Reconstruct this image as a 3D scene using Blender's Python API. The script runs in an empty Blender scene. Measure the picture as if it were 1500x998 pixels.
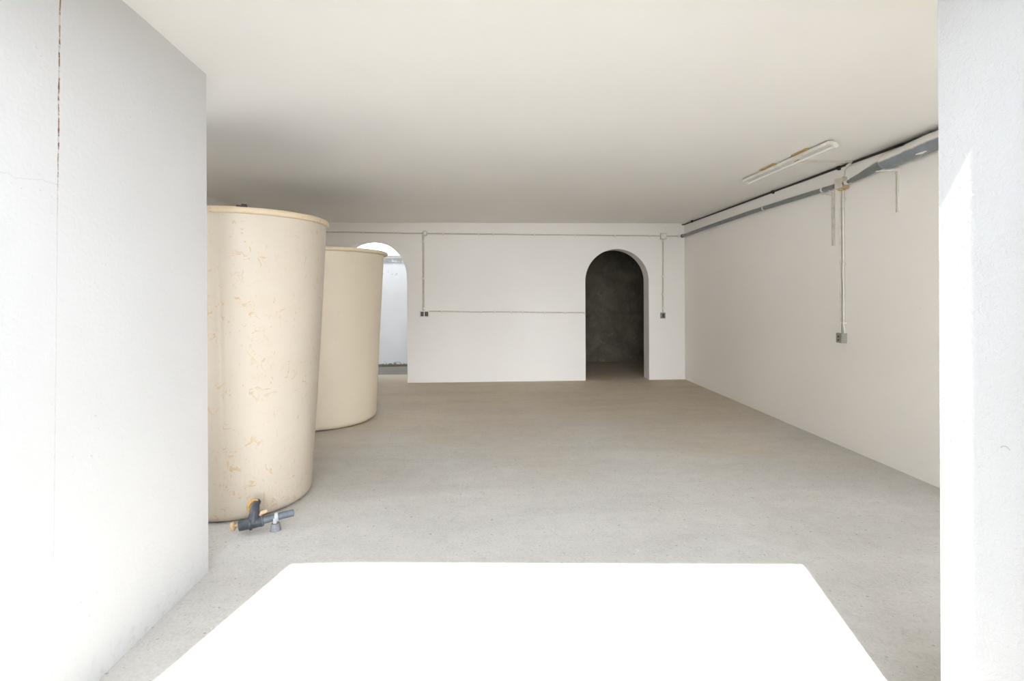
import bpy, bmesh, math, random
from mathutils import Vector, Matrix
PI = math.pi
S = bpy.context.scene
COL = S.collection

# ------------------------------------------------------------------ camera
HC = 1.3887
cam_d = bpy.data.cameras.new('camera')
cam = bpy.data.objects.new('camera', cam_d)
COL.objects.link(cam)
S.camera = cam
cam_d.sensor_fit = 'HORIZONTAL'
cam_d.sensor_width = 36.0
cam_d.lens = 735.02 / 1500 * 36.0
cam_d.shift_y = -(499 - 432.58) / 1500
cam_d.clip_start = 0.05
cam.matrix_world = (Matrix.Translation((0, 0, HC)) @ Matrix.Rotation(-0.0469, 4, 'Z')
                    @ Matrix.Rotation(PI / 2, 4, 'X') @ Matrix.Rotation(-0.0045, 4, 'Z'))

# ------------------------------------------------------------------ light
SKY_STRENGTH = 13.2
SKY_HORIZON, SKY_ZENITH = 1.0, 0.22
SKY_LOW = (0.88, 0.96, 1.08)
SKY_COL = (0.82, 0.92, 1.05)
SUN_STRENGTH = 8.4
SUN_COL = (0.97, 0.99, 1.0)
w = bpy.data.worlds.new('world')
S.world = w
w.use_nodes = True
bg = w.node_tree.nodes['Background']
# hazy sky: brighter towards the horizon
nt = w.node_tree
gen = nt.nodes.new('ShaderNodeTexCoord')
sx = nt.nodes.new('ShaderNodeSeparateXYZ')
nt.links.new(gen.outputs['Generated'], sx.inputs[0])
rp = nt.nodes.new('ShaderNodeValToRGB')
rp.color_ramp.elements[0].position = 0.0
rp.color_ramp.elements[0].color = (*[v * SKY_HORIZON for v in SKY_LOW], 1)
rp.color_ramp.elements[1].position = 0.75
rp.color_ramp.elements[1].color = (*[v * SKY_ZENITH for v in SKY_COL], 1)
nt.links.new(sx.outputs[2], rp.inputs[0])
nt.links.new(rp.outputs[0], bg.inputs[0])
bg.inputs[1].default_value = SKY_STRENGTH
KX, MZ = 0.240, 1.55                       # the sun's rays: per metre into the room, to the right and down
sd = bpy.data.lights.new('sun', 'SUN')
sd.energy = SUN_STRENGTH
sd.color = SUN_COL
sd.angle = math.radians(0.53)
sun = bpy.data.objects.new('sun', sd)
COL.objects.link(sun)
sun.location = (-2, -6, 9)
sun.rotation_mode = 'QUATERNION'
sun.rotation_quaternion = Vector((KX, 1, -MZ)).to_track_quat('-Z', 'Y')

vs = S.view_settings
S.display_settings.display_device = 'sRGB'
vs.view_transform = 'Standard'
vs.look = 'None'
vs.exposure = 0.32
vs.gamma = 1.0
vs.use_curve_mapping = False


# ------------------------------------------------------------------ materials
class NT:
    """small helper round a material's node tree"""
    def __init__(s, name, rough=0.6, spec=0.3, metal=0.0):
        s.m = bpy.data.materials.new(name)
        s.m.use_nodes = True
        s.t = s.m.node_tree
        s.n = s.t.nodes
        s.b = s.n['Principled BSDF']
        s.b.inputs['Roughness'].default_value = rough
        s.b.inputs['Specular IOR Level'].default_value = spec
        s.b.inputs['Metallic'].default_value = metal
        s.tc = s.n.new('ShaderNodeTexCoord').outputs['Object']

    def link(s, a, b):
        s.t.links.new(a, b)

    def val(s, inp, v):
        if hasattr(v, 'is_output'):
            s.link(v, inp)
        else:
            inp.default_value = v

    def mapping(s, scale=(1, 1, 1), loc=(0, 0, 0), vec=None):
        m = s.n.new('ShaderNodeMapping')
        m.inputs['Scale'].default_value = scale
        m.inputs['Location'].default_value = loc
        s.link(vec or s.tc, m.inputs['Vector'])
        return m.outputs[0]

    def noise(s, scale, detail=4, rough=0.55, dist=0.0, vec=None, out='Fac'):
        n = s.n.new('ShaderNodeTexNoise')
        n.inputs['Scale'].default_value = scale
        n.inputs['Detail'].default_value = detail
        n.inputs['Roughness'].default_value = rough
        n.inputs['Distortion'].default_value = dist
        s.link(vec or s.tc, n.inputs['Vector'])
        return n.outputs[out]

    def voro(s, scale, vec=None, feature='F1', out='Distance'):
        n = s.n.new('ShaderNodeTexVoronoi')
        n.feature = feature
        n.inputs['Scale'].default_value = scale
        s.link(vec or s.tc, n.inputs['Vector'])
        return n.outputs[out]

    def ramp(s, fac, stops):
        r = s.n.new('ShaderNodeValToRGB')
        e = r.color_ramp.elements
        while len(e) < len(stops):
            e.new(0.5)
        for i, (p, c) in enumerate(stops):
            e[i].position = p
            if not isinstance(c, (tuple, list)):
                c = (c, c, c)
            e[i].color = (*c, 1)
        s.link(fac, r.inputs[0])
        return r.outputs[0]

    def math(s, op, a, b=0.0, c=None):
        n = s.n.new('ShaderNodeMath')
        n.operation = op
        s.val(n.inputs[0], a)
        s.val(n.inputs[1], b)
        if c is not None:
            s.val(n.inputs[2], c)
        return n.outputs[0]

    def sep(s, vec=None):
        n = s.n.new('ShaderNodeSeparateXYZ')
        s.link(vec or s.tc, n.inputs[0])
        return n.outputs

    def smooth(s, v, a, b):
        n = s.n.new('ShaderNodeMapRange')
        n.interpolation_type = 'SMOOTHSTEP'
        s.val(n.inputs['Value'], v)
        n.inputs['From Min'].default_value = a
        n.inputs['From Max'].default_value = b
        return n.outputs[0]

    def mix(s, fac, a, b, mode='MIX'):
        n = s.n.new('ShaderNodeMix')
        n.data_type = 'RGBA'
        n.blend_type = mode
        s.val(n.inputs[0], fac)
        for k, v in ((6, a), (7, b)):
            if isinstance(v, (tuple, list)):
                n.inputs[k].default_value = (*v, 1)
            else:
                s.link(v, n.inputs[k])
        return n.outputs[2]

    def color(s, c):
        if isinstance(c, (tuple, list)):
            s.b.inputs['Base Color'].default_value = (*c, 1)
        else:
            s.link(c, s.b.inputs['Base Color'])
        return s

    def bump(s, h, strength=0.3, dist=0.01):
        n = s.n.new('ShaderNodeBump')
        n.inputs['Strength'].default_value = strength
        n.inputs['Distance'].default_value = dist
        s.link(h, n.inputs['Height'])
        s.link(n.outputs[0], s.b.inputs['Normal'])
        return s


def mat_plaster(name, base, var=0.02, rough=0.85, specks=True, bump=0.25):
    k = NT(name, rough, 0.15)
    n = k.noise(1.3, 5, 0.6)
    c = k.ramp(n, [(0.3, tuple(v - var for v in base)), (0.7, base)])
    if specks:
        sp = k.smooth(k.noise(38, 2, 0.5), 0.74, 0.79)
        sp2 = k.math('MULTIPLY', sp, k.smooth(k.noise(2.2, 2), 0.52, 0.66))
        c = k.mix(k.math('MULTIPLY', sp2, 0.35), c, (0.45, 0.38, 0.30))
    k.color(c)
    h = k.math('ADD', k.noise(55, 3, 0.6), k.math('MULTIPLY', k.noise(6, 3), 1.5))
    k.bump(h, bump, 0.004)
    return k.m


WALL = (0.92, 0.862, 0.785)
M = {}
M['wall'] = mat_plaster('white_plaster', WALL)
M['ceiling'] = mat_plaster('ceiling_plaster', (0.945, 0.912, 0.868), 0.02, specks=False, bump=0.2)
M['facade'] = mat_plaster('facade_plaster', (0.80, 0.77, 0.72), 0.03)


def mat_entry_left():
    k = NT('entry_plaster_cracked', 0.85, 0.15)
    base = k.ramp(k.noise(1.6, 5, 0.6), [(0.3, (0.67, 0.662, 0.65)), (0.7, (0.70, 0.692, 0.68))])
    x, y, z = k.sep()
    # vertical joint crack: a wobbling line near y = 1.73, drifting with height
    wob = k.math('MULTIPLY', k.math('SUBTRACT', k.noise(7, 3, 0.6, vec=k.mapping((0, 0, 1))), 0.5), 0.010)
    wob2 = k.math('MULTIPLY', k.math('SUBTRACT', k.noise(60, 2, 0.6, vec=k.mapping((0, 0, 1))), 0.5), 0.003)
    line = k.math('ADD', k.math('MULTIPLY', z, 0.0184), 1.6914)
    d = k.math('ABSOLUTE', k.math('SUBTRACT', y, k.math('ADD', line, k.math('ADD', wob, wob2))))
    zz = k.smooth(z, 1.55, 1.95)
    wid = k.math('MULTIPLY', k.math('MULTIPLY_ADD', zz, 0.0026, 0.0016), k.math('MULTIPLY_ADD', k.noise(34, 3, 0.7, vec=k.mapping((0, 0, 1), (0, 0, 7.7))), 2.2, -0.2))
    hit = k.math('SUBTRACT', 1.0, k.smooth(k.math('DIVIDE', d, wid), 0.5, 1.0))
    dash = k.smooth(k.noise(22, 3, 0.7, vec=k.mapping((0, 0, 1), (0, 0, 3.3))), 0.42, 0.53)
    strong = k.math('MULTIPLY', k.math('MULTIPLY', hit, dash), k.math('MULTIPLY_ADD', zz, 0.82, 0.10))
    faint = k.math('MULTIPLY', hit, k.math('MULTIPLY', k.smooth(z, 0.35, 0.6), 0.22))
    fac = k.math('MAXIMUM', strong, faint)
    brown = k.ramp(k.noise(30, 2), [(0.35, (0.16, 0.07, 0.04)), (0.65, (0.42, 0.24, 0.14))])
    c = k.mix(fac, base, brown)
    # hairline crack running from the joint toward the entrance
    zl = k.math('ADD', k.math('MULTIPLY', y, 0.075), 1.634)
    w3 = k.math('MULTIPLY', k.math('SUBTRACT', k.noise(16, 3, 0.6, vec=k.mapping((0, 1, 0))), 0.5), 0.045)
    d2 = k.math('ABSOLUTE', k.math('SUBTRACT', z, k.math('ADD', zl, w3)))
    hl = k.math('MULTIPLY', k.math('SUBTRACT', 1.0, k.smooth(d2, 0.0007, 0.0022)),
                k.math('SUBTRACT', 1.0, k.smooth(y, 1.72, 1.74)))
    c = k.mix(k.math('MULTIPLY', hl, 0.28), c, (0.45, 0.40, 0.34))
    # scuffs and dirt along the foot of the wall
    foot = k.math('SUBTRACT', 1.0, k.smooth(z, 0.0, 0.16))
    sc = k.smooth(k.noise(26, 4, 0.65, 0.6), 0.50, 0.72)
    c = k.mix(k.math('MULTIPLY', k.math('MULTIPLY', foot, sc), 0.35), c, (0.42, 0.40, 0.38))
    # old rust flecks near the entrance and below the ceiling
    fl = k.math('MULTIPLY', k.smooth(k.noise(60, 2, 0.6), 0.66, 0.72), k.smooth(k.noise(3.1, 1), 0.56, 0.64))
    c = k.mix(k.math('MULTIPLY', fl, 0.4), c, (0.5, 0.36, 0.26))
    k.color(c)
    h = k.math('SUBTRACT', k.math('ADD', k.noise(60, 3, 0.6), k.math('MULTIPLY', k.noise(6, 3), 1.2)), k.math('MULTIPLY', fac, 3.0))
    k.bump(h, 0.25, 0.004)
    return k.m


M['entry_left'] = mat_entry_left()


def mat_entry_right():
    k = NT('entry_plaster_rough', 0.85, 0.15)
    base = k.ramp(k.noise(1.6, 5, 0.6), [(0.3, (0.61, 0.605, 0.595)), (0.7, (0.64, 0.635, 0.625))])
    x, y, z = k.sep()
    # two small hair scratches
    def arc(cy, cz, r, a):
        dy = k.math('SUBTRACT', y, cy)
        dz = k.math('SUBTRACT', z, cz)
        rr = k.math('SQRT', k.math('ADD', k.math('POWER', dy, 2.0), k.math('POWER', dz, 2.0)))
        on = k.math('SUBTRACT', 1.0, k.smooth(k.math('ABSOLUTE', k.math('SUBTRACT', rr, r)), 0.0005, 0.0022))
        return k.math('MULTIPLY', on, k.smooth(dz, a, a + 0.003))
    m1 = arc(1.252, 0.975, 0.012, 0.003)
    m2 = arc(1.40, 0.635, 0.03, 0.010)
    c = k.mix(k.math('MULTIPLY', m1, 0.55), base, (0.25, 0.25, 0.26))
    c = k.mix(k.math('MULTIPLY', m2, 0.12), c, (0.35, 0.34, 0.33))
    sp = k.math('MULTIPLY', k.smooth(k.noise(52, 2, 0.5), 0.70, 0.75), k.smooth(k.noise(4, 2), 0.5, 0.62))
    c = k.mix(k.math('MULTIPLY', sp, 0.3), c, (0.45, 0.38, 0.32))
    k.color(c)
    h = k.math('ADD', k.noise(70, 4, 0.65, 0.5), k.math('MULTIPLY', k.noise(9, 3), 1.2))
    k.bump(h, 0.55, 0.005)
    return k.m


M['entry_right'] = mat_entry_right()


def mat_floor(name, a, b, c_, far_tint=None):
    k = NT(name, 0.8, 0.2)
    big = k.noise(0.9, 5, 0.6, 0.3)
    c = k.ramp(big, [(0.32, a), (0.5, b), (0.68, c_)])
    # trowel swirls
    sw = k.noise(13, 4, 0.6, 2.2)
    line = k.math('SUBTRACT', 1.0, k.smooth(k.math('ABSOLUTE', k.math('SUBTRACT', sw, 0.5)), 0.0, 0.060))
    line = k.math('MULTIPLY', line, k.smooth(k.noise(11, 3, 0.6), 0.45, 0.56))
    c = k.mix(k.math('MULTIPLY', line, 0.75), c, tuple(v * 0.62 for v in a))
    mid = k.noise(7, 5, 0.65, 0.8)
    c = k.mix(0.35, c, k.ramp(mid, [(0.3, tuple(v * 0.80 for v in b)), (0.7, tuple(min(1, v * 1.18) for v in b))]))
    fine = k.noise(70, 4, 0.7)
    c = k.mix(0.38, c, k.ramp(fine, [(0.3, tuple(v * 0.66 for v in b)), (0.7, tuple(min(1, v * 1.30) for v in b))]))
    st = k.noise(1.6, 5, 0.65, 0.4, vec=k.mapping((0.45, 1.7, 1)))
    c = k.mix(0.30, c, k.ramp(st, [(0.34, tuple(v * 0.80 for v in b)), (0.66, tuple(min(1, v * 1.16) for v in b))]))
    if far_tint:                                   # tan tint growing toward the back of the room, edge broken by noise
        y = k.sep()[1]
        dr = k.smooth(k.math('ADD', y, k.math('MULTIPLY', k.math('SUBTRACT', k.noise(0.7, 4, 0.6), 0.5), 5.0)), 3.0, 6.8)
        c = k.mix(k.math('MULTIPLY', dr, 0.75), c, far_tint, 'MULTIPLY')
    # light scuffs, dark pits and some tan crumbs
    li = k.math('MULTIPLY', k.smooth(k.noise(34, 3, 0.6, 1.2), 0.66, 0.74), 0.35)
    c = k.mix(li, c, (0.80, 0.78, 0.75))
    pit = k.math('MULTIPLY', k.smooth(k.noise(42, 2, 0.5), 0.67, 0.73), 0.6)
    c = k.mix(pit, c, (0.20, 0.17, 0.14))
    k.color(c)
    k.bump(k.math('ADD', sw, k.math('MULTIPLY', fine, 0.6)), 0.35, 0.006)
    return k.m


M['floor'] = mat_floor('trowelled_concrete', (0.52, 0.485, 0.43), (0.58, 0.55, 0.50), (0.635, 0.61, 0.57), (1.0, 0.86, 0.66))
M['ground'] = mat_floor('outside_paving', (0.10, 0.097, 0.094), (0.12, 0.117, 0.114), (0.145, 0.142, 0.138))
M['asphalt'] = mat_floor('side_asphalt', (0.045, 0.045, 0.046), (0.055, 0.055, 0.056), (0.07, 0.07, 0.07))
M['yard'] = mat_floor('yard_concrete', (0.20, 0.18, 0.15), (0.24, 0.22, 0.185), (0.28, 0.26, 0.22))


def mat_bare():
    k = NT('bare_cement_render', 0.9, 0.1)
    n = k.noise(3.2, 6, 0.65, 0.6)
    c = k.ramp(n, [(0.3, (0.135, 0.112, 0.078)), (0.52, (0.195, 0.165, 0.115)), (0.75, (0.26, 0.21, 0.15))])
    pat = k.voro(3.4, vec=k.mapping((1, 1, 1.8), vec=k.noise(1.5, 2, out='Color')))
    c = k.mix(k.math('MULTIPLY', k.smooth(pat, 0.2, 0.7), 0.25), c, (0.10, 0.09, 0.075))
    wsp = k.math('MULTIPLY', k.smooth(k.noise(9, 5, 0.7, 1.5), 0.56, 0.68), 0.45)
    c = k.mix(wsp, c, (0.33, 0.30, 0.25))
    k.color(c)
    k.bump(k.noise(14, 5, 0.65), 0.5, 0.015)
    return k.m


M['bare'] = mat_bare()


def mat_yardwall():
    k = NT('yard_wall_paint', 0.85, 0.15)
    x, y, z = k.sep()
    base = k.ramp(k.noise(1.7, 4), [(0.3, (0.70, 0.70, 0.69)), (0.7, (0.75, 0.75, 0.74))])
    # grey mould under the coping
    band = k.math('MULTIPLY', k.smooth(z, 1.99, 2.06), k.math('SUBTRACT', 1.0, k.smooth(z, 2.13, 2.165)))
    mo = k.smooth(k.noise(6, 5, 0.7, vec=k.mapping((1, 1, 1.5))), 0.30, 0.52)
    c = k.mix(k.math('MULTIPLY', k.math('MULTIPLY', band, mo), 0.9), base, (0.27, 0.285, 0.28))
    band2 = k.math('MULTIPLY', k.smooth(z, 1.72, 1.78), k.math('SUBTRACT', 1.0, k.smooth(z, 1.98, 2.06)))
    mo2 = k.smooth(k.noise(8, 4, 0.7), 0.58, 0.64)
    c = k.mix(k.math('MULTIPLY', k.math('MULTIPLY', band2, mo2), 0.6), c, (0.40, 0.41, 0.40))
    foot = k.math('SUBTRACT', 1.0, k.smooth(z, 0.0, 0.10))
    fs = k.smooth(k.noise(18, 3, 0.7), 0.52, 0.60)
    c = k.mix(k.math('MULTIPLY', foot, fs), c, (0.10, 0.09, 0.07))
    k.color(c)
    k.bump(k.noise(40, 3), 0.2, 0.004)
    return k.m


M['yardwall'] = mat_yardwall()
M['drab'] = mat_plaster('drab_render', (0.36, 0.345, 0.33), 0.05)
M['light_block'] = mat_plaster('light_block_render', (0.62, 0.605, 0.58), 0.05)  # for the unseen walls added to cut light at the entrance


def mat_tank(name, base, stain, amount, scratch):
    k = NT(name, 0.42, 0.4)
    c = k.ramp(k.noise(1.6, 4, 0.6), [(0.3, tuple(v * 0.94 for v in base)), (0.7, base)])
    x, y, z = k.sep()
    # short ochre smears
    s1 = k.math('MULTIPLY', k.smooth(k.noise(15, 4, 0.62, 1.6), 0.585, 0.655), k.smooth(k.noise(2.6, 3, 0.6), 0.42, 0.58))
    # little drips
    s2 = k.math('MULTIPLY', k.smooth(k.noise(9, 3, 0.6, vec=k.mapping((4, 4, 1.2))), 0.64, 0.72), 0.7)
    # thin curved scratches
    f = k.noise(5.5, 4, 0.6, 1.2)
    s3 = k.math('MULTIPLY', k.math('SUBTRACT', 1.0, k.smooth(k.math('ABSOLUTE', k.math('SUBTRACT', f, 0.5)), 0.0, 0.010)),
                k.smooth(k.noise(3.4, 2), 0.50, 0.60))
    # broad yellowing
    yl = k.math('MULTIPLY', k.smooth(k.noise(2.4, 3, 0.6), 0.5, 0.75), 0.25)
    c = k.mix(k.math('MULTIPLY', yl, amount), c, tuple(a * 0.5 + b * 0.5 for a, b in zip(base, stain)))
    fac = k.math('MULTIPLY', k.math('MAXIMUM', k.math('MAXIMUM', s1, s2), k.math('MULTIPLY', s3, scratch)), amount)
    c = k.mix(k.math('MULTIPLY', fac, 0.75), c, stain)
    k.color(c)
    h = k.math('ADD', k.noise(20, 4, 0.6, 0.8), k.math('MULTIPLY', fac, -0.6))
    k.bump(h, 0.16, 0.006)
    return k.m


M['tank_a'] = mat_tank('stained_cream_fibreglass', (0.60, 0.52, 0.412), (0.50, 0.32, 0.14), 0.85, 0.6)
M['tank_b'] = mat_tank('dull_cream_fibreglass', (0.81, 0.695, 0.525), (0.55, 0.42, 0.24), 0.14, 0.2)
M['rim_a'] = mat_tank('stained_cream_rim', (0.66, 0.53, 0.36), (0.40, 0.24, 0.11), 1.0, 0.4)
M['rim_b'] = mat_tank('dull_cream_rim', (0.78, 0.65, 0.45), (0.5, 0.34, 0.18), 0.5, 0.2)


def simple(name, c, rough=0.5, spec=0.3, metal=0.0, var=0.12, scale=14, bump=0.0):
    k = NT(name, rough, spec, metal)
    k.color(k.ramp(k.noise(scale, 4, 0.6), [(0.3, tuple(v * (1 - var) for v in c)), (0.7, tuple(min(1, v * (1 + var * 0.5)) for v in c))]))
    if bump:
        k.bump(k.noise(scale * 3, 3), bump, 0.003)
    return k.m


M['conduit'] = simple('cream_conduit', (0.66, 0.59, 0.47), 0.5)
M['conduit_white'] = simple('white_conduit', (0.80, 0.75, 0.655), 0.5)
M['clip'] = simple('cream_clip', (0.84, 0.79, 0.69), 0.5)
M['box'] = simple('cream_box', (0.68, 0.63, 0.52), 0.5)
M['box_rust'] = simple('yellowed_box_edge', (0.62, 0.46, 0.22), 0.6, var=0.35)
M['greybox'] = simple('grey_box', (0.36, 0.35, 0.31), 0.5)
M['greyframe'] = simple('grey_frame', (0.30, 0.28, 0.24), 0.5)
M['socketdark'] = simple('dark_socket', (0.085, 0.075, 0.06), 0.5)
M['dark'] = simple('dark_pipe', (0.050, 0.042, 0.035), 0.6)


def mat_cream_topped(name, grey, edge, soft):
    """grey pipe turning cream where its surface faces up, with a ragged edge"""
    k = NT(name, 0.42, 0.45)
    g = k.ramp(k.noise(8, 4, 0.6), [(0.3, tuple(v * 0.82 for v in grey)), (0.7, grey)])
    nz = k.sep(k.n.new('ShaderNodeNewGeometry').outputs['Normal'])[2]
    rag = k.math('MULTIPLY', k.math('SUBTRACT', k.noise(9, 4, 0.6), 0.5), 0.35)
    fac = k.smooth(k.math('ADD', nz, rag), edge - soft, edge + soft)  # cream mixed in by upward-facing normal
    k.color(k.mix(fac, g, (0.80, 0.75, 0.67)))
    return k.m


M['greypipe'] = mat_cream_topped('cream_topped_grey_pipe', (0.23, 0.245, 0.235), 0.72, 0.12)
M['bigpipe'] = mat_cream_topped('large_grey_pipe', (0.27, 0.295, 0.30), -0.12, 0.14)
M['fixture'] = simple('fixture_enamel', (0.84, 0.80, 0.71), 0.45)
M['tube'] = simple('unlit_tube_glass', (0.86, 0.85, 0.80), 0.2, 0.5, var=0.03)
M['wood'] = simple('raw_pine', (0.56, 0.38, 0.17), 0.7, var=0.25)
M['pvc'] = simple('dark_grey_plastic', (0.062, 0.066, 0.074), 0.42, 0.4, var=0.3, scale=30)
M['pvc_light'] = simple('mid_grey_plastic', (0.135, 0.15, 0.17), 0.45, 0.4, var=0.25, scale=30)
M['ochre'] = simple('ochre_resin', (0.50, 0.30, 0.10), 0.6, var=0.3, scale=40)
M['tan'] = simple('tan_plastic', (0.58, 0.41, 0.24), 0.55, var=0.2, scale=40)
M['whiteclamp'] = simple('white_clamp', (0.52, 0.51, 0.49), 0.5, var=0.15, scale=40)
M['footgrey'] = simple('cement_grey', (0.25, 0.25, 0.255), 0.8, var=0.2, scale=40)
M['coping'] = simple('tan_coping', (0.55, 0.46, 0.34), 0.8)
M['kerb'] = simple('dark_kerb', (0.17, 0.15, 0.12), 0.9, var=0.3)


# ------------------------------------------------------------------ mesh helpers
def obj(name, bm, mat, parent=None, smooth=False, kind=None, loc=None, bevel=0.0):
    if bevel:
        bmesh.ops.bevel(bm, geom=[e for e in bm.edges if e.calc_face_angle(0) > 0.6], offset=bevel, segments=2, affect='EDGES', profile=0.6)
    bmesh.ops.recalc_face_normals(bm, faces=bm.faces)
    me = bpy.data.meshes.new(name)
    bm.to_mesh(me)
    bm.free()
    me.materials.append(mat)
    if smooth:
        for p in me.polygons:
            p.use_smooth = True
        me.set_sharp_from_angle(angle=math.radians(40))
    o = bpy.data.objects.new(name, me)
    COL.objects.link(o)
    if parent:
        o.parent = parent
    if loc:
        o.location = loc
    if kind:
        o['kind'] = kind
    return o


def box(bm, x0, x1, y0, y1, z0, z1, mtx=None):
    vs_ = [bm.verts.new((x, y, z)) for z in (z0, z1) for y in (y0, y1) for x in (x0, x1)]
    for f in ((0, 2, 3, 1), (4, 5, 7, 6), (0, 1, 5, 4), (2, 6, 7, 3), (0, 4, 6, 2), (1, 3, 7, 5)):
        bm.faces.new([vs_[i] for i in f])
    if mtx:
        bmesh.ops.transform(bm, matrix=mtx, verts=vs_)
    return bm


def tube(bm, pts, r, seg=14, cap=True, smooth_pts=0):
    """sweep a circle along a polyline; r is a number or one per point"""
    P = [Vector(p) for p in pts]
    R = r if isinstance(r, (list, tuple)) else [r] * len(P)
    T = []
    for i in range(len(P)):
        a = P[max(i - 1, 0)]
        b = P[min(i + 1, len(P) - 1)]
        t = (b - a).normalized()
        T.append(t)
    up = Vector((0, 0, 1)) if abs(T[0].z) < 0.9 else Vector((1, 0, 0))
    n = (up - T[0] * up.dot(T[0])).normalized()
    rings = []
    for i, p in enumerate(P):
        n = (n - T[i] * n.dot(T[i])).normalized()
        b = T[i].cross(n)
        rings.append([bm.verts.new(p + (n * math.cos(2 * PI * k / seg) + b * math.sin(2 * PI * k / seg)) * R[i]) for k in range(seg)])
    for a, b in zip(rings, rings[1:]):
        for k in range(seg):
            bm.faces.new((a[k], a[(k + 1) % seg], b[(k + 1) % seg], b[k]))
    if cap:
        bm.faces.new(rings[0][::-1])
        bm.faces.new(rings[-1])
    return bm


def lathe(bm, prof, seg=96, bumps=(), loc=(0, 0, 0)):
    """revolve (r, z) profile round z; bumps = (angle, z0, z1, height) makes a raised seam"""
    rings = []
    for r, z in prof:
        ring = []
        for k in range(seg):
            a = 2 * PI * k / seg
            rr = r
            for (ba, z0, z1, h) in bumps:
                if z0 <= z <= z1 and abs((a - ba + PI) % (2 * PI) - PI) < PI / seg * 1.01:
                    rr += h
            ring.append(bm.verts.new((loc[0] + rr * math.cos(a), loc[1] + rr * math.sin(a), loc[2] + z)))
        rings.append(ring)
    for a, b in zip(rings, rings[1:]):
        for k in range(seg):
            bm.faces.new((a[k], a[(k + 1) % seg], b[(k + 1) % seg], b[k]))
    return rings


def prism(bm, pts, axis_from, axis_to, plane='xz'):
    """extrude polygon pts; plane 'xz' runs along y, 'xy' runs along z"""
    def P(p, t):
        return (p[0], t, p[1]) if plane == 'xz' else (p[0], p[1], t)
    a = [bm.verts.new(P(p, axis_from)) for p in pts]
    b = [bm.verts.new(P(p, axis_to)) for p in pts]
    bm.faces.new(a)
    bm.faces.new(b[::-1])
    n = len(pts)
    for i in range(n):
        bm.faces.new((a[i], b[i], b[(i + 1) % n], a[(i + 1) % n]))
    return bm


def thing(name, label, cat, loc=(0, 0, 0), group=None):
    o = bpy.data.objects.new(name, None)
    o.empty_display_size = 0.1
    COL.objects.link(o)
    o.location = loc
    o['label'] = label
    o['category'] = cat
    if group:
        o['group'] = group
    return o


def part(name, bm, mat, root, smooth=False, bevel=0.0, label=None, parent=None):
    """part built in world coordinates, then parented to root (an unrotated empty)"""
    bmesh.ops.translate(bm, verts=bm.verts, vec=-Vector(root.location))
    o = obj(name, bm, mat, parent or root, smooth, bevel=bevel)
    if label:
        o['label'] = label
    return o


def B():
    return bmesh.new()


# ------------------------------------------------------------------ the setting
H = 2.55            # ceiling height
YB = 8.058          # face of the back wall
XR = 3.204          # face of the right wall
XL = -3.245         # face of the left wall, behind the tanks
XE = -1.417         # entrance wall on the left
XP = 1.35           # entrance wall on the right
YD = 10.31          # far wall of the dark room
YF = 1.054          # front face of the facade on the axis, turned by SK
SK = -0.063
LW = (1.3, 3.3, 0.8, 2.35)  # y from, y to, sill, head of the added fill-light opening, left wall
LW2 = (3.3, 4.2, 1.85)  # higher added fill-light opening beside the tanks: y from, y to, sill
WZ0, WZ1 = 0.05, 2.36  # unseen opening added right of the pier to let in fill light

# floors
obj('floor', box(B(), -3.6, 3.6, 1.0, 8.92, -0.2, 0), M['floor'], kind='structure')
obj('floor_dark_room', box(B(), 0.45, 3.6, 8.92, YD + 0.2, -0.2, 0), M['floor'], kind='structure')
obj('ground_front', box(B(), -14, 14, -16, 1.0, -0.2, -0.001), M['ground'], kind='structure')
obj('ground_yard', box(B(), -8, 0.45, 8.92, 10.5, -0.2, -0.012), M['yard'], kind='structure')

obj('ground_side', box(B(), -16, -3.6, 1.0, 8.6, -0.2, -0.001), M['asphalt'], kind='structure')
obj('ground_side_right', box(B(), 3.6, 14, 1.0, 10.5, -0.2, -0.001), M['ground'], kind='structure')

# ceiling: plaster soffit, dipping a little over the end of the left entrance wall
bm = B()
nx, ny = 28, 60
x0, x1, y0, y1 = -3.5, 0.0, 1.0, 8.33
g = []
for j in range(ny + 1):
    row = []
    for i in range(nx + 1):
        x = x0 + (x1 - x0) * i / nx
        y = y0 + (y1 - y0) * j / ny
        z = H - 0.045 * math.exp(-((x + 1.42) ** 2 / 0.6 + (y - 2.80) ** 2 / 0.35)) * min(1.0, max(0.0, -x / 0.5))
        row.append(bm.verts.new((x, y, z)))
    g.append(row)
for j in range(ny):
    for i in range(nx):
        bm.faces.new((g[j][i], g[j][i + 1], g[j + 1][i + 1], g[j + 1][i]))
top = [bm.verts.new(p) for p in ((x0, y0, 2.75), (x1, y0, 2.75), (x1, y1, 2.75), (x0, y1, 2.75))]
bm.faces.new(top)
bm.faces.new([top[0], top[1]] + [g[0][i] for i in range(nx, -1, -1)])
bm.faces.new([top[2], top[3]] + [g[ny][i] for i in range(0, nx + 1)])
bm.faces.new([top[1], top[2]] + [g[j][nx] for j in range(ny, -1, -1)])
bm.faces.new([top[3], top[0]] + [g[j][0] for j in range(0, ny + 1)])
obj('ceiling_left', bm, M['ceiling'], kind='structure', smooth=True)
obj('ceiling', box(B(), 0.0, 3.5, 1.0, 8.33, H, 2.75), M['ceiling'], kind='structure')
obj('ceiling_dark_room', box(B(), 0.45, 3.5, 8.33, YD + 0.2, H, 2.75), M['bare'], kind='structure')


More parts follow.
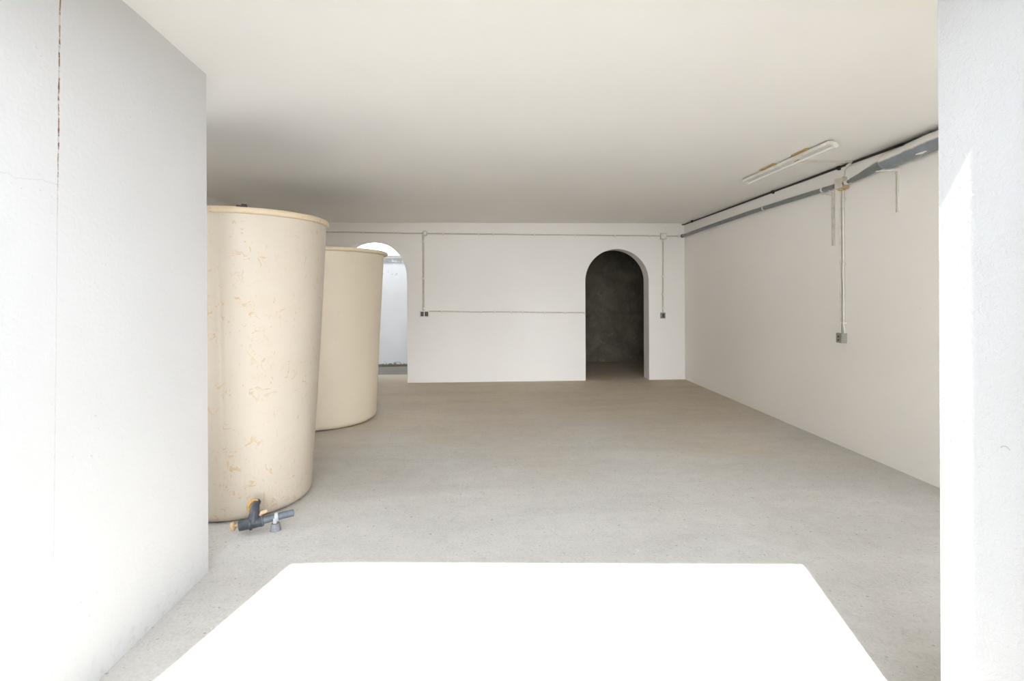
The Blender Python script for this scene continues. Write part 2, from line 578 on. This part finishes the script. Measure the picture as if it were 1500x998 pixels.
# back wall with two arched openings reaching the floor
def arched_wall(x0, x1, ztop, ya, yb, arches, n=40):
    """wall from x0 to x1 between y = ya and y = yb with arches (cx, r, springing z)"""
    cols = [(x0, 0.0)]
    for cx, r, zs in arches:
        cols += [(cx - r, 0.0), (cx - r, zs)]
        cols += [(cx - r * math.cos(PI * i / n), zs + r * math.sin(PI * i / n)) for i in range(1, n)]
        cols += [(cx + r, zs), (cx + r, 0.0)]
    cols.append((x1, 0.0))
    bm = bmesh.new()
    V = {}

    def vert(x, y, z):
        k = (round(x, 5), round(y, 5), round(z, 5))
        if k not in V:
            V[k] = bm.verts.new((x, y, z))
        return V[k]
    for (xa, za), (xb, zb) in zip(cols, cols[1:]):
        bm.faces.new((vert(xa, ya, za), vert(xb, ya, zb), vert(xb, yb, zb), vert(xa, yb, za)))
        if abs(xb - xa) > 1e-6:
            for y in (ya, yb):
                bm.faces.new((vert(xa, y, za), vert(xb, y, zb), vert(xb, y, ztop), vert(xa, y, ztop)))
            bm.faces.new((vert(xa, ya, ztop), vert(xb, ya, ztop), vert(xb, yb, ztop), vert(xa, yb, ztop)))
    for x in (x0, x1):
        bm.faces.new((vert(x, ya, 0), vert(x, yb, 0), vert(x, yb, ztop), vert(x, ya, ztop)))
    return bm


obj('wall_back', arched_wall(-3.4, 3.4, H, YB, 8.33, ((-1.863, 0.568, 1.687), (2.088, 0.521, 1.609))), M['wall'], kind='structure')

# right wall, left wall
obj('wall_right', box(B(), XR, 3.5, 1.2, 8.33, 0, H), M['wall'], kind='structure')
# (it has a wide opening added for fill light beside the tanks, out of view behind the entrance wall)
bm = box(B(), -3.5, XL, 1.2, 8.33, 0, LW[2])
box(bm, -3.5, XL, 1.2, 8.33, LW[3], H)   # head
box(bm, -3.5, XL, 1.2, LW[0], LW[2], LW[3])
box(bm, -3.5, XL, LW[1], 8.33, LW[2], LW2[2])
box(bm, -3.5, XL, LW[1], LW2[0], LW2[2], LW[3])
box(bm, -3.5, XL, LW2[1], 8.33, LW2[2], LW[3])
obj('wall_left', bm, M['wall'], kind='structure')
# entrance wall, left: a partition running from the facade to y = 2.6
obj('wall_entrance_left', box(B(), XE - 0.2, XE, 1.16, 2.60, 0, H - 0.002), M['entry_left'], kind='structure')
# entrance wall, right: the thick pier beside the opening
bm = box(B(), XP, 1.62, 1.02, 1.443, 0, H)
obj('wall_entrance_right', bm, M['entry_right'], kind='structure')
# beyond the pier the front wall has an unseen opening added for fill light
bm = box(B(), 1.62, 3.5, 1.15, 1.443, 0, WZ0)
box(bm, 1.62, 3.5, 1.15, 1.443, WZ1, H)
box(bm, 1.62, 2.32, 1.15, 1.443, WZ0, WZ1)
box(bm, 3.2, 3.5, 1.15, 1.443, WZ0, WZ1)
obj('wall_front_right', bm, M['wall'], kind='structure')
# facade: left part, lintel, jamb strips
prism_l = [(-3.6, YF + SK * -3.6), (XE, YF + SK * XE), (XE, YF + SK * XE + 0.22), (-3.6, YF + SK * -3.6 + 0.22)]
obj('wall_front', prism(B(), prism_l, 0, H, 'xy'), M['facade'], kind='structure')
lint = [(-3.6, YF + SK * -3.6), (3.6, YF + SK * 3.6), (3.6, YF + SK * 3.6 + 0.2), (-3.6, YF + SK * -3.6 + 0.2)]
obj('trim_lintel', prism(B(), lint, 2.36, 2.76, 'xy'), M['facade'], kind='structure')
jl = YF + SK * -1.4
obj('trim_jamb_left', box(B(), XE - 0.02, XE + 0.028, jl, jl + 0.08, 0, 2.40), M['facade'], kind='structure')
jr = 1.0
obj('trim_jamb_right', box(B(), 1.272, XP + 0.12, jr - 0.10, jr + 0.02, 0, 2.40), M['facade'], kind='structure')
obj('wall_sun_block_above', box(B(), -3.6, 3.6, 1.30, 9.5, 2.75, 4.0), M['drab'], kind='structure')  # unseen block added overhead to shade the yard and threshold

# unseen slab shading the left opening and unseen wall cutting yard light, both added
obj('trim_added_sunshade', box(B(), -4.0, -3.5, 0.6, 6.2, 2.4, 2.5), M['facade'], kind='structure')
obj('wall_yard_light_block', box(B(), -4.0, -3.8, 8.4, 10.15, 0, 5.1), M['drab'], kind='structure')

# unseen walls added either side of the opening to cut light on entrance walls
obj('wall_light_block_left', box(B(), -2.3, -2.1, -5.0, 1.15, 0, 4.4), M['light_block'], kind='structure')
obj('wall_light_block_right', box(B(), 1.85, 2.05, -5.0, 0.90, 0, 4.4), M['light_block'], kind='structure')

# dark unpainted room behind the right arch
bm = box(B(), 0.45, 3.6, YD, YD + 0.2, 0, H)
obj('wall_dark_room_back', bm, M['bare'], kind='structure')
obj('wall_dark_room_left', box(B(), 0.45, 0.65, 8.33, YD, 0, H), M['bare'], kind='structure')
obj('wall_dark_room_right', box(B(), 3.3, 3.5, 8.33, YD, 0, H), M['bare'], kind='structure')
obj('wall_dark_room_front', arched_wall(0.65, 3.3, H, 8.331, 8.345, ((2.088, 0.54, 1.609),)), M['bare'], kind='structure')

# yard behind the left arch
obj('wall_yard', box(B(), -8, 0.45, 10.15, 10.35, -0.1, 2.17), M['yardwall'], kind='structure')
obj('trim_coping', box(B(), -8, 0.45, 10.135, 10.36, 2.17, 2.195), M['coping'], kind='structure')
obj('trim_kerb', box(B(), -8, 0.45, 10.02, 10.15, -0.05, 0.018), M['kerb'], kind='structure', bevel=0.006)


# ------------------------------------------------------------------ tanks
def make_tank(label, loc, rb, rm, rt, h, lip, lip_h, mb, mr, seams):
    root = thing('storage_tank', label, 'tank', (loc[0], loc[1], 0), 'open cream fibreglass tanks')
    prof = []
    f = 0.055                                  # rounded foot
    prof.append((0.0005, 0.004))
    prof.append((rb - f, 0.004))
    for i in range(1, 9):
        a = PI / 2 * i / 8
        prof.append((rb - f + f * math.sin(a) + 0.004, 0.004 + f - f * math.cos(a)))
    n = 26
    for i in range(1, n + 1):
        t = i / n
        z = 0.004 + f + (h - 0.03 - f) * t
        u = z / h
        r = rb + (rm - rb) * u * 2 if u < 0.5 else rm + (rt - rm) * (u - 0.5) * 2
        r += 0.004 * math.sin(PI * u)
        prof.append((r, z))
    th = 0.012
    prof.append((rt - th, h - 0.03))
    for i in range(n, -1, -2):
        t = i / n
        z = 0.02 + f + (h - 0.05 - f) * t
        u = z / h
        r = rb + (rm - rb) * u * 2 if u < 0.5 else rm + (rt - rm) * (u - 0.5) * 2
        prof.append((r - th, z))
    prof.append((0.0005, 0.03))
    bm = B()
    lathe(bm, prof, 300, seams)
    obj('body', bm, mb, root, True)
    # rolled rim
    bm = B()
    rp = []
    rc = rt + lip / 2 - 0.006
    hw = lip / 2 + 0.008
    for i in range(17):
        a = 2 * PI * i / 16
        ca, sa = math.cos(a), math.sin(a)
        rp.append((rc + hw * math.copysign(abs(ca) ** 0.75, ca), h - lip_h / 2 + lip_h / 2 * math.copysign(abs(sa) ** 0.75, sa)))
    lathe(bm, rp, 160)
    bmesh.ops.remove_doubles(bm, verts=bm.verts, dist=1e-6)
    obj('rim', bm, mr, root, True)
    return root


t1 = make_tank('cream open tank with ochre stains, nearest, partly behind the left entrance wall',
               (-1.68, 3.545), 0.421, 0.479, 0.532, 1.923, 0.016, 0.040, M['tank_a'], M['rim_a'],
               ((math.radians(-79.2) % (2 * PI), 0.05, 1.75, 0.0025), (math.radians(-66) % (2 * PI), 0.05, 1.0, 0.0015)))
t2 = make_tank('plain dull cream tank standing farther back, before the bright left archway',
               (-1.909, 5.782), 0.611, 0.652, 0.706, 1.892, 0.046, 0.044, M['tank_b'], M['rim_b'], ())
# small dark latch left on the rim of the front tank
a = math.radians(-66)
bm = B()
cx, cy = -1.68 + 0.535 * math.cos(a), 3.545 + 0.535 * math.sin(a)
box(bm, -0.030, 0.030, -0.010, 0.010, -0.004, 0.008)
box(bm, -0.004, 0.026, -0.008, 0.008, 0.006, 0.016)
bmesh.ops.transform(bm, matrix=Matrix.Translation((cx, cy, 1.924)) @ Matrix.Rotation(a + PI / 2, 4, 'Z'), verts=bm.verts)
o = part('rim_latch', bm, M['dark'], t1, bevel=0.003, label='dark latch on the rim')

# ------------------------------------------------------------------ drain valve at the foot of the front tank
A = Vector((-1.462, 2.990, 0.050))
Bv = Vector((-1.180, 3.088, 0.082))
d = (Bv - A).normalized()
v = thing('drain_valve', 'dark grey plastic drain valve lying at the foot of the nearest tank', 'valve', (A.x, A.y, 0))


def at(t, up=0.0, out=0.0):
    side = Vector((d.y, -d.x, 0)).normalized()          # towards the entrance
    return A + d * t + Vector((0, 0, up)) + side * out


L = (Bv - A).length
bm = B()
tube(bm, [at(0.004), at(0.006), at(0.055), at(0.060), at(0.064), at(0.115), at(0.120), at(0.128), at(0.134)],
     [0.026, 0.029, 0.031, 0.035, 0.033, 0.032, 0.034, 0.034, 0.030], 24)
part('valve_body', bm, M['pvc'], v, True)
bm = B()
tube(bm, [at(0.060), at(0.070)], 0.039, 24)
part('body_collar', bm, M['pvc'], v, True)
bm = B()
tube(bm, [at(0.124), at(0.134)], 0.033, 24)
part('union_ring', bm, M['pvc_light'], v, True)
bm = B()
tube(bm, [at(0.12), at(0.20), at(L)], [0.021, 0.0205, 0.0205], 20)
part('outlet_pipe', bm, M['pvc_light'], v, True)
bm = B()
q = at(0.082)
tube(bm, [q, q + Vector((0, 0.01, 0.045)), q + Vector((-0.004, 0.035, 0.090)), q + Vector((-0.006, 0.062, 0.098))], [0.035, 0.028, 0.022, 0.021], 20)
part('branch', bm, M['pvc'], v, True)
bm = B()
ring = [q + Vector((-0.012 + 0.034 * math.cos(t), 0.036 + 0.012 * math.sin(t), 0.078 + 0.036 * math.sin(t))) for t in [math.radians(g_) for g_ in range(60, 226, 8)]]
tube(bm, ring, [0.006 + 0.005 * math.sin(PI * i / (len(ring) - 1)) for i in range(len(ring))], 12)
part('resin_seal', bm, M['ochre'], v, True, label='ochre ring round the branch')
bm = B()
q2 = at(0.118, 0.034)
tube(bm, [q2, q2 + Vector((0.008, 0, 0.012)), q2 + Vector((0.030, 0.004, 0.020)), q2 + Vector((0.040, 0.005, 0.021))], [0.009, 0.011, 0.011, 0.007], 14)
part('handle', bm, M['tan'], v, True, label='small tan handle')
bm = B()
q3 = at(-0.026, 0.006, -0.006)
tube(bm, [q3 - d * 0.014, q3 - d * 0.010, q3 + d * 0.004, q3 + d * 0.012], [0.016, 0.024, 0.026, 0.018], 18)
tube(bm, [q3 + d * 0.01, q3 + d * 0.034], 0.010, 12)
part('end_knob', bm, M['tan'], v, True, label='tan end knob')
bm = B()
tube(bm, [at(0.196), at(0.200), at(0.212), at(0.216)], [0.024, 0.027, 0.027, 0.024], 20)
qq = at(0.206)
box(bm, qq.x - 0.009, qq.x + 0.009, qq.y - 0.028, qq.y - 0.012, 0.030, qq.z)
part('clamp', bm, M['whiteclamp'], v, True, label='white pipe clamp')
bm = B()
lathe(bm, [(0.0005, 0.0), (0.031, 0.0), (0.027, 0.020), (0.023, 0.042), (0.0005, 0.045)], 20, loc=(qq.x, qq.y - 0.016, 0.0))
part('foot', bm, M['footgrey'], v, True)

# ------------------------------------------------------------------ wiring on the back wall
yc = YB - 0.012


def conduit(name, label, pts, r, mat, clips, group=None, clip_r=None, clip_mat=None, wall='back', cat='conduit'):
    root = thing(name, label, cat, pts[0], group)
    bm = B()
    tube(bm, pts, r, 12)
    part('pipe', bm, mat, root, True)
    for (p, ax) in clips:
        bm = B()
        cr = clip_r or r * 1.55
        a_ = Vector(p)
        e = Vector(ax) * 0.011
        tube(bm, [a_ - e, a_ + e], cr, 14)
        if wall == 'back':
            if abs(ax[2]) > 0.5:
                box(bm, a_.x - cr * 1.6, a_.x + cr * 1.6, a_.y, YB, a_.z - 0.009, a_.z + 0.009)
            else:
                box(bm, a_.x - 0.009, a_.x + 0.009, a_.y, YB, a_.z - cr * 1.6, a_.z + cr * 1.6)
        else:
            box(bm, a_.x, XR, a_.y - (0.009 if abs(ax[1]) > .5 else cr * 1.6), a_.y + (0.009 if abs(ax[1]) > .5 else cr * 1.6),
                a_.z - (cr * 1.6 if abs(ax[1]) > .5 else 0.009), a_.z + (cr * 1.6 if abs(ax[1]) > .5 else 0.009))
        part('clip', bm, clip_mat or M['clip'], root, True)
    return root


X_, Y_, Z_ = (1, 0, 0), (0, 1, 0), (0, 0, 1)


def ztop(x):   # top run: it sags a little to the right
    return 2.378 - 0.0095 * (x + 1.0)


conduit('conduit', 'thin cream conduit high on the back wall left of the round box',
        [(-3.2, yc, ztop(-3.2) + 0.012), (-1.045, yc, 2.379)], 0.011, M['conduit'],
        [((x, yc, ztop(x) + 0.006), X_) for x in (-2.75, -1.97, -1.42)], 'cream conduits on the back wall')
conduit('conduit', 'long cream conduit below the ceiling between round box and square box on the back wall',
        [(-0.965, yc, 2.379), (1.0, yc, ztop(1.0)), (2.80, yc, 2.344)], 0.011, M['conduit'],
        [((x, yc, ztop(x)), X_) for x in (-0.72, -0.15, 0.08, 0.75, 1.40, 2.05, 2.62)], 'cream conduits on the back wall')
conduit('conduit', 'short cream conduit from square box to right corner of the back wall',
        [(2.90, yc, 2.342), (3.135, yc, 2.338)], 0.011, M['conduit'], [((3.10, yc, 2.339), X_)], 'cream conduits on the back wall')
conduit('conduit', 'vertical cream conduit dropping from round box to double socket on the back wall',
        [(-1.032, yc, 2.298), (-1.032, yc, 1.148)], 0.0145, M['conduit'],
        [((-1.032, yc, z), Z_) for z in (2.25, 1.66, 1.185)], 'cream conduits on the back wall')
conduit('conduit', 'vertical cream conduit dropping from square box to grey switch beside the dark archway',
        [(2.842, yc, 2.285), (2.836, yc, 1.096)], 0.0115, M['conduit'],
        [((2.840, yc, z), Z_) for z in (2.26, 1.68, 1.40, 1.17)], 'cream conduits on the back wall')
conduit('conduit', 'waist high cream conduit from double socket to left edge of the dark archway',
        [(-0.945, yc, 1.140), (0.3, yc, 1.120), (1.560, yc, 1.100)], 0.011, M['conduit'],
        [((x, yc, 1.140 - 0.016 * (x + 0.945)), X_) for x in (-0.74, -0.28, -0.12, 0.10, 0.36, 0.55, 0.90, 1.24, 1.55)], 'cream conduits on the back wall')

# round box
r = thing('junction_box', 'small round cream junction box high on the back wall right of the tanks', 'junction box', (-1.012, YB, 2.38))
bm = B()
rot = Matrix.Translation((-1.005, YB, 2.38)) @ Matrix.Rotation(PI / 2, 4, 'X')
lathe(bm, [(0.0005, 0), (0.043, 0), (0.043, 0.030), (0.040, 0.036), (0.030, 0.038), (0.0005, 0.038)], 32)
bmesh.ops.transform(bm, matrix=rot, verts=bm.verts)
part('box_body', bm, M['box'], r, True)
bm = B()
lathe(bm, [(0.0005, 0.036), (0.024, 0.036), (0.024, 0.043), (0.021, 0.045), (0.0005, 0.045)], 24)
bmesh.ops.transform(bm, matrix=rot, verts=bm.verts)
part('cover', bm, M['clip'], r, True)
for dx in (-0.031, 0.024):
    bm = B()
    lathe(bm, [(0.0005, 0.036), (0.008, 0.036), (0.007, 0.042), (0.0005, 0.043)], 12)
    bmesh.ops.transform(bm, matrix=Matrix.Translation((-1.005 + dx, YB, 2.385)) @ Matrix.Rotation(PI / 2, 4, 'X'), verts=bm.verts)
    part('screw', bm, M['greyframe'], r, True)
bm = B()
tube(bm, [(-1.032, yc, 2.355), (-1.032, yc, 2.30)], 0.019, 14)
part('outlet_spigot', bm, M['box'], r, True)

# square box
r = thing('junction_box', 'square cream junction box high on the back wall right of the dark archway', 'junction box', (2.845, YB, 2.338))
bm = box(B(), 2.795, 2.897, YB - 0.040, YB, 2.287, 2.389)
part('box_body', bm, M['box'], r, bevel=0.006)
bm = box(B(), 2.803, 2.889, YB - 0.047, YB - 0.040, 2.295, 2.381)
part('cover', bm, M['clip'], r, bevel=0.003)
for dx in (-0.034, 0.034):
    for dz in (-0.034, 0.034):
        bm = B()
        tube(bm, [(2.846 + dx, YB - 0.046, 2.338 + dz), (2.846 + dx, YB - 0.0485, 2.338 + dz)], 0.004, 10)
        part('screw', bm, M['greyframe'], r, True)

# double socket
r = thing('double_socket', 'white double socket with two dark outlets on the back wall right of the tanks', 'socket', (-1.018, YB, 1.10))
x0s, x1s, z0s, z1s = -1.093, -0.948, 1.048, 1.146
bm = box(B(), x0s, x1s, YB - 0.036, YB, z0s, z1s)
part('frame', bm, M['clip'], r, bevel=0.005)
for (a_, b_) in ((-1.076, -1.028), (-1.012, -0.958)):
    bm = box(B(), a_, b_, YB - 0.041, YB - 0.034, 1.060, 1.132)
    s_ = part('outlet', bm, M['socketdark'], r, bevel=0.003, label='dark outlet module')
    for dz in (-0.018, 0.0, 0.018):
        bm = box(B(), (a_ + b_) / 2 - 0.004, (a_ + b_) / 2 + 0.004, YB - 0.0425, YB - 0.040, 1.096 + dz - 0.004, 1.096 + dz + 0.004)
        bmesh.ops.translate(bm, verts=bm.verts, vec=-Vector(r.location))
        obj('contact_hole', bm, M['greyframe'], s_)

# switch
r = thing('light_switch', 'small grey light switch with dark rocker on the back wall right of the dark archway', 'switch', (2.833, YB, 1.048))
bm = box(B(), 2.796, 2.872, YB - 0.034, YB, 1.000, 1.094)
part('frame', bm, M['greyframe'], r, bevel=0.005)
bm = box(B(), 2.818, 2.852, YB - 0.041, YB - 0.032, 1.016, 1.078)
part('rocker', bm, M['socketdark'], r, bevel=0.004, label='dark rocker')

# ------------------------------------------------------------------ services on the right wall
# dark pipe in the corner under the ceiling
r = thing('dark_pipe', 'thin dark brown pipe under the ceiling along the top of the right wall', 'pipe', (3.19, 4.4, 2.535))
bm = B()
tube(bm, [(3.158, YB - 0.012, 2.527), (3.178, YB - 0.013, 2.526), (3.189, YB - 0.03, 2.527), (3.190, 5.483, 2.535), (3.190, 4.42, 2.537), (3.190, 1.45, 2.538)], 0.0095, 12)
part('pipe', bm, M['dark'], r, True)
for y in (7.72, 5.483, 4.425):
    bm = B()
    tube(bm, [(3.190, y - 0.016, 2.5365), (3.190, y + 0.016, 2.5365)], 0.0155, 14)
    box(bm, 3.186, XR, y - 0.01, y + 0.01, 2.515, 2.546)
    part('clamp', bm, M['dark'], r, True)

# grey pipe, back corner to the junction box
r = thing('grey_pipe', 'long slim grey pipe on the right wall from back corner to junction box', 'pipe', (3.165, 6.0, 2.36))
bm = B()
tube(bm, [(3.165, YB - 0.03, 2.343), (3.165, 7.0, 2.362), (3.165, 5.906, 2.377), (3.165, 5.2, 2.376), (3.165, 4.442, 2.371)], [0.025, 0.0245, 0.024, 0.0235, 0.0225], 18)
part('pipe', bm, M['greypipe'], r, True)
bm = B()
tube(bm, [(3.165, YB - 0.006, 2.343), (3.165, YB - 0.036, 2.343)], 0.029, 18)
part('end_collar', bm, M['dark'], r, True)
for y in (5.62, 4.60):
    bm = B()
    zc = 2.377 if y > 5 else 2.372
    tube(bm, [(3.165, y - 0.01, zc), (3.165, y + 0.01, zc)], 0.027, 16)
    box(bm, 3.165, XR, y - 0.01, y + 0.01, zc - 0.012, zc + 0.012)
    part('clip', bm, M['clip'], r, True)

# tapering grey pipe from box to the big pipe
r = thing('grey_hose', 'short tapering grey hose joining junction box to the large pipe on the right wall', 'pipe', (3.165, 4.2, 2.38))
bm = B()
tube(bm, [(3.165, 4.331, 2.373), (3.165, 4.29, 2.373), (3.165, 4.235, 2.376), (3.165, 4.225, 2.377), (3.163, 4.12, 2.389), (3.158, 4.03, 2.401), (3.150, 3.94, 2.413), (3.142, 3.847, 2.424)],
     [0.014, 0.015, 0.017, 0.022, 0.026, 0.032, 0.034, 0.036], 20)
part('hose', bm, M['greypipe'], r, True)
bm = B()
tube(bm, [(3.165, 4.30, 2.3715), (3.165, 4.27, 2.373)], 0.021, 16)
part('ring', bm, M['clip'], r, True)
bm = B()
tube(bm, [(3.176, 4.05, 2.436), (3.160, 3.97, 2.449), (3.150, 3.90, 2.456)], [0.003, 0.010, 0.006], 10)
part('sealant_bead', bm, M['conduit'], r, True)

# large pipe
r = thing('large_pipe', 'large grey drain pipe with rounded end high on the right wall by the entrance', 'pipe', (3.139, 3.2, 2.45))
bm = B()
path = [(3.139, 3.845, 2.428), (3.139, 3.84, 2.4285), (3.139, 3.825, 2.430), (3.139, 3.80, 2.432), (3.139, 3.58, 2.446), (3.139, 3.359, 2.463), (3.139, 2.9, 2.478), (3.139, 1.46, 2.480)]
tube(bm, path, [0.040, 0.050, 0.058, 0.0615, 0.0615, 0.0615, 0.0615, 0.0615], 32)
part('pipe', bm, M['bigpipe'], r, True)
bm = B()
tube(bm, [(3.139, 3.60, 2.4448), (3.139, 3.595, 2.445), (3.139, 3.40, 2.460), (3.139, 3.395, 2.4605)], [0.0615, 0.0645, 0.0645, 0.0615], 32)
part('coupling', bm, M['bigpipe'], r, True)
bm = B()
n1 = Vector((-0.86, -0.2, 0.5)).normalized()
c1 = Vector((3.139, 3.755, 2.435)) + n1 * 0.060
tube(bm, [c1, c1 + n1 * 0.004], [0.013, 0.011], 16)
part('plug', bm, M['clip'], r, True)
bm = B()
tube(bm, [(3.139 - 0.036, 3.50, 2.398), (3.139 - 0.030, 3.46, 2.398), (3.139 - 0.026, 3.42, 2.403)], [0.004, 0.010, 0.005], 10)
part('sealant_patch', bm, M['conduit_white'], r, True)

# junction box on the right wall
r = thing('junction_box', 'cream junction box with yellowed base where pipes meet high on the right wall', 'junction box', (XR, 4.387, 2.37))
bm = box(B(), 3.159, XR, 4.333, 4.440, 2.338, 2.432)
part('box_body', bm, M['box'], r, bevel=0.005)
bm = box(B(), 3.163, XR, 4.345, 4.405, 2.318, 2.338)
part('base_gland', bm, M['box_rust'], r, bevel=0.004, label='yellowed cable gland')
bm = B()
tube(bm, [(3.180, 4.334, 2.336), (3.180, 4.300, 2.333)], [0.019, 0.016], 16)
part('side_gland', bm, M['box_rust'], r, True, label='yellowed side gland')

# pair of vertical conduits
xw = XR - 0.011
for k_, (y, lab) in enumerate(((4.407, 'left one of two parallel conduits dropping down the right wall to the grey outlet'),
                              (4.371, 'right one of two parallel conduits dropping down the right wall to the grey outlet'))):
    yb = y + (0.006 if k_ == 0 else -0.008)
    conduit('conduit', lab, [(xw, y, 2.325), (xw, y, 1.10), (xw, yb, 1.05), (xw, yb, 1.03)], 0.0085, M['conduit_white'],
            [((xw, y, z), Z_) for z in (2.235, 1.655, 1.125)], 'twin conduits on the right wall', wall='right', clip_r=0.0115)

# grey outlet box
r = thing('outlet_box', 'grey outlet box low on the right wall below the twin conduits', 'socket', (XR, 4.382, 0.99))
bm = box(B(), 3.154, XR, 4.343, 4.419, 0.945, 1.034)
part('box_body', bm, M['greybox'], r, bevel=0.004)
bm = box(B(), 3.150, 3.155, 4.349, 4.413, 0.951, 1.028)
p_ = part('face_plate', bm, M['greyframe'], r, bevel=0.002)
for z in (1.002, 0.972):
    bm = box(B(), 3.1485, 3.152, 4.372, 4.390, z - 0.008, z + 0.008)
    bmesh.ops.translate(bm, verts=bm.verts, vec=-Vector(r.location))
    obj('contact_hole', bm, M['socketdark'], p_)
for z in (1.010, 0.975):
    bm = B()
    tube(bm, [(3.180, 4.3445, z), (3.180, 4.341, z)], 0.007, 14)
    part('knockout', bm, M['greybox'], r, True)


# slotted brackets
def bracket(label, y, ztop_, zbot, arm, wdt):
    r = thing('shelf_bracket', label, 'bracket', (XR, y, ztop_), 'slotted brackets on the right wall')
    bm = box(B(), XR - 0.005, XR, y - wdt / 2, y + wdt / 2, zbot, ztop_)
    box(bm, XR - 0.016, XR - 0.004, y + wdt / 2 - 0.005, y + wdt / 2, zbot, ztop_)
    box(bm, XR - 0.016, XR - 0.004, y - wdt / 2, y - wdt / 2 + 0.003, zbot, ztop_)
    st = part('upright', bm, M['conduit_white'], r)
    n_ = int((ztop_ - zbot) / 0.085)
    for i in range(n_):
        z = zbot + 0.03 + i * (ztop_ - zbot - 0.04) / n_
        bm = box(B(), XR - 0.0062, XR - 0.0045, y - 0.002, y + 0.003, z - 0.007, z + 0.007)
        bmesh.ops.translate(bm, verts=bm.verts, vec=-Vector(r.location))
        obj('slot', bm, M['socketdark'], st)
    bm = B()
    pts = arm
    tube(bm, pts, [0.009] + [0.009] * (len(pts) - 2) + [0.003], 10)
    part('arm', bm, M['conduit_white'], r, True)
    return r


bracket('short slotted bracket holding the rounded end of the large pipe on the right wall', 3.776, 2.364, 2.026,
        [(XR - 0.008, 3.776, 2.345), (XR - 0.012, 3.779, 2.356), (XR - 0.03, 3.790, 2.359), (XR - 0.07, 3.820, 2.360), (XR - 0.115, 3.862, 2.364)], 0.022)
bracket('longer slotted bracket hanging beside the cream junction box on the right wall', 4.508, 2.352, 1.836,
        [(XR - 0.008, 4.508, 2.335), (XR - 0.014, 4.508, 2.342), (XR - 0.03, 4.507, 2.344), (XR - 0.055, 4.505, 2.345)], 0.030)

# stray wire end by the long bracket
bm = B()
tube(bm, [(XR - 0.004, 4.679, 2.344), (XR - 0.004, 4.62, 2.336), (XR - 0.005, 4.57, 2.320), (XR - 0.006, 4.525, 2.300)], 0.0028, 8)
o = obj('loose_wire', bm, M['conduit'], None, True)
o['label'] = 'thin loose wire end curling left of the longer slotted bracket'
o['category'] = 'wire'

# feed to the ceiling light: trunking across the ceiling and a wire down to the box
r = thing('ceiling_trunking', 'thin cream trunking across the ceiling from tube light to right wall', 'conduit', (2.95, 4.23, H))
bm = box(B(), 2.66, 3.186, 4.218, 4.238, H - 0.014, H)
bmesh.ops.rotate(bm, verts=bm.verts, cent=(2.69, 4.225, H), matrix=Matrix.Rotation(0.035, 3, 'Z'))
part('channel', bm, M['conduit_white'], r, bevel=0.002)
bm = box(B(), 2.655, 2.725, 4.212, 4.240, H - 0.018, H)
part('end_piece', bm, M['wood'], r, bevel=0.003, label='brown end piece')
bm = box(B(), 3.090, 3.112, 4.228, 4.252, H - 0.020, H)
part('joint_cover', bm, M['clip'], r, bevel=0.002)
bm = B()
tube(bm, [(3.165, 4.242, H - 0.012), (3.172, 4.26, H - 0.022), (3.176, 4.30, H - 0.030), (3.186, 4.325, H - 0.050)], [0.012, 0.012, 0.010, 0.006], 10)
part('elbow', bm, M['clip'], r, True)
bm = B()
tube(bm, [(3.186, 4.322, H - 0.045), (3.194, 4.352, H - 0.062), (3.197, 4.358, 2.46), (3.194, 4.36, 2.425)], 0.0042, 8)
part('drop_wire', bm, M['conduit_white'], r, True)

# fluorescent light on wooden packers
r = thing('tube_light', 'white fluorescent tube light on wooden packers, unlit, on the ceiling at right', 'light', (2.58, 4.29, H))
ya, yb_ = 3.655, 4.925
bm = box(B(), 2.556, 2.598, ya, yb_, H - 0.036, H - 0.010)
part('housing', bm, M['fixture'], r, bevel=0.002)
for (y0_, y1_) in ((3.88, 4.08), (4.345, 4.575)):
    bm = box(B(), 2.528, 2.600, y0_, y1_, H - 0.0115, H)
    part('wood_packer', bm, M['wood'], r, bevel=0.003, label='raw wood packer above the housing')
bm = B()
tube(bm, [(2.618, ya + 0.024, H - 0.046), (2.618, yb_ - 0.024, H - 0.046)], 0.0125, 18)
part('tube', bm, M['tube'], r, True)
for y in (ya + 0.012, yb_ - 0.012):
    bm = box(B(), 2.592, 2.622, y - 0.012, y + 0.012, H - 0.046, H - 0.020)
    tube(bm, [(2.618, y - 0.014, H - 0.046), (2.618, y + 0.014, H - 0.046)], 0.017, 18)
    part('lamp_holder', bm, M['fixture'], r, True)
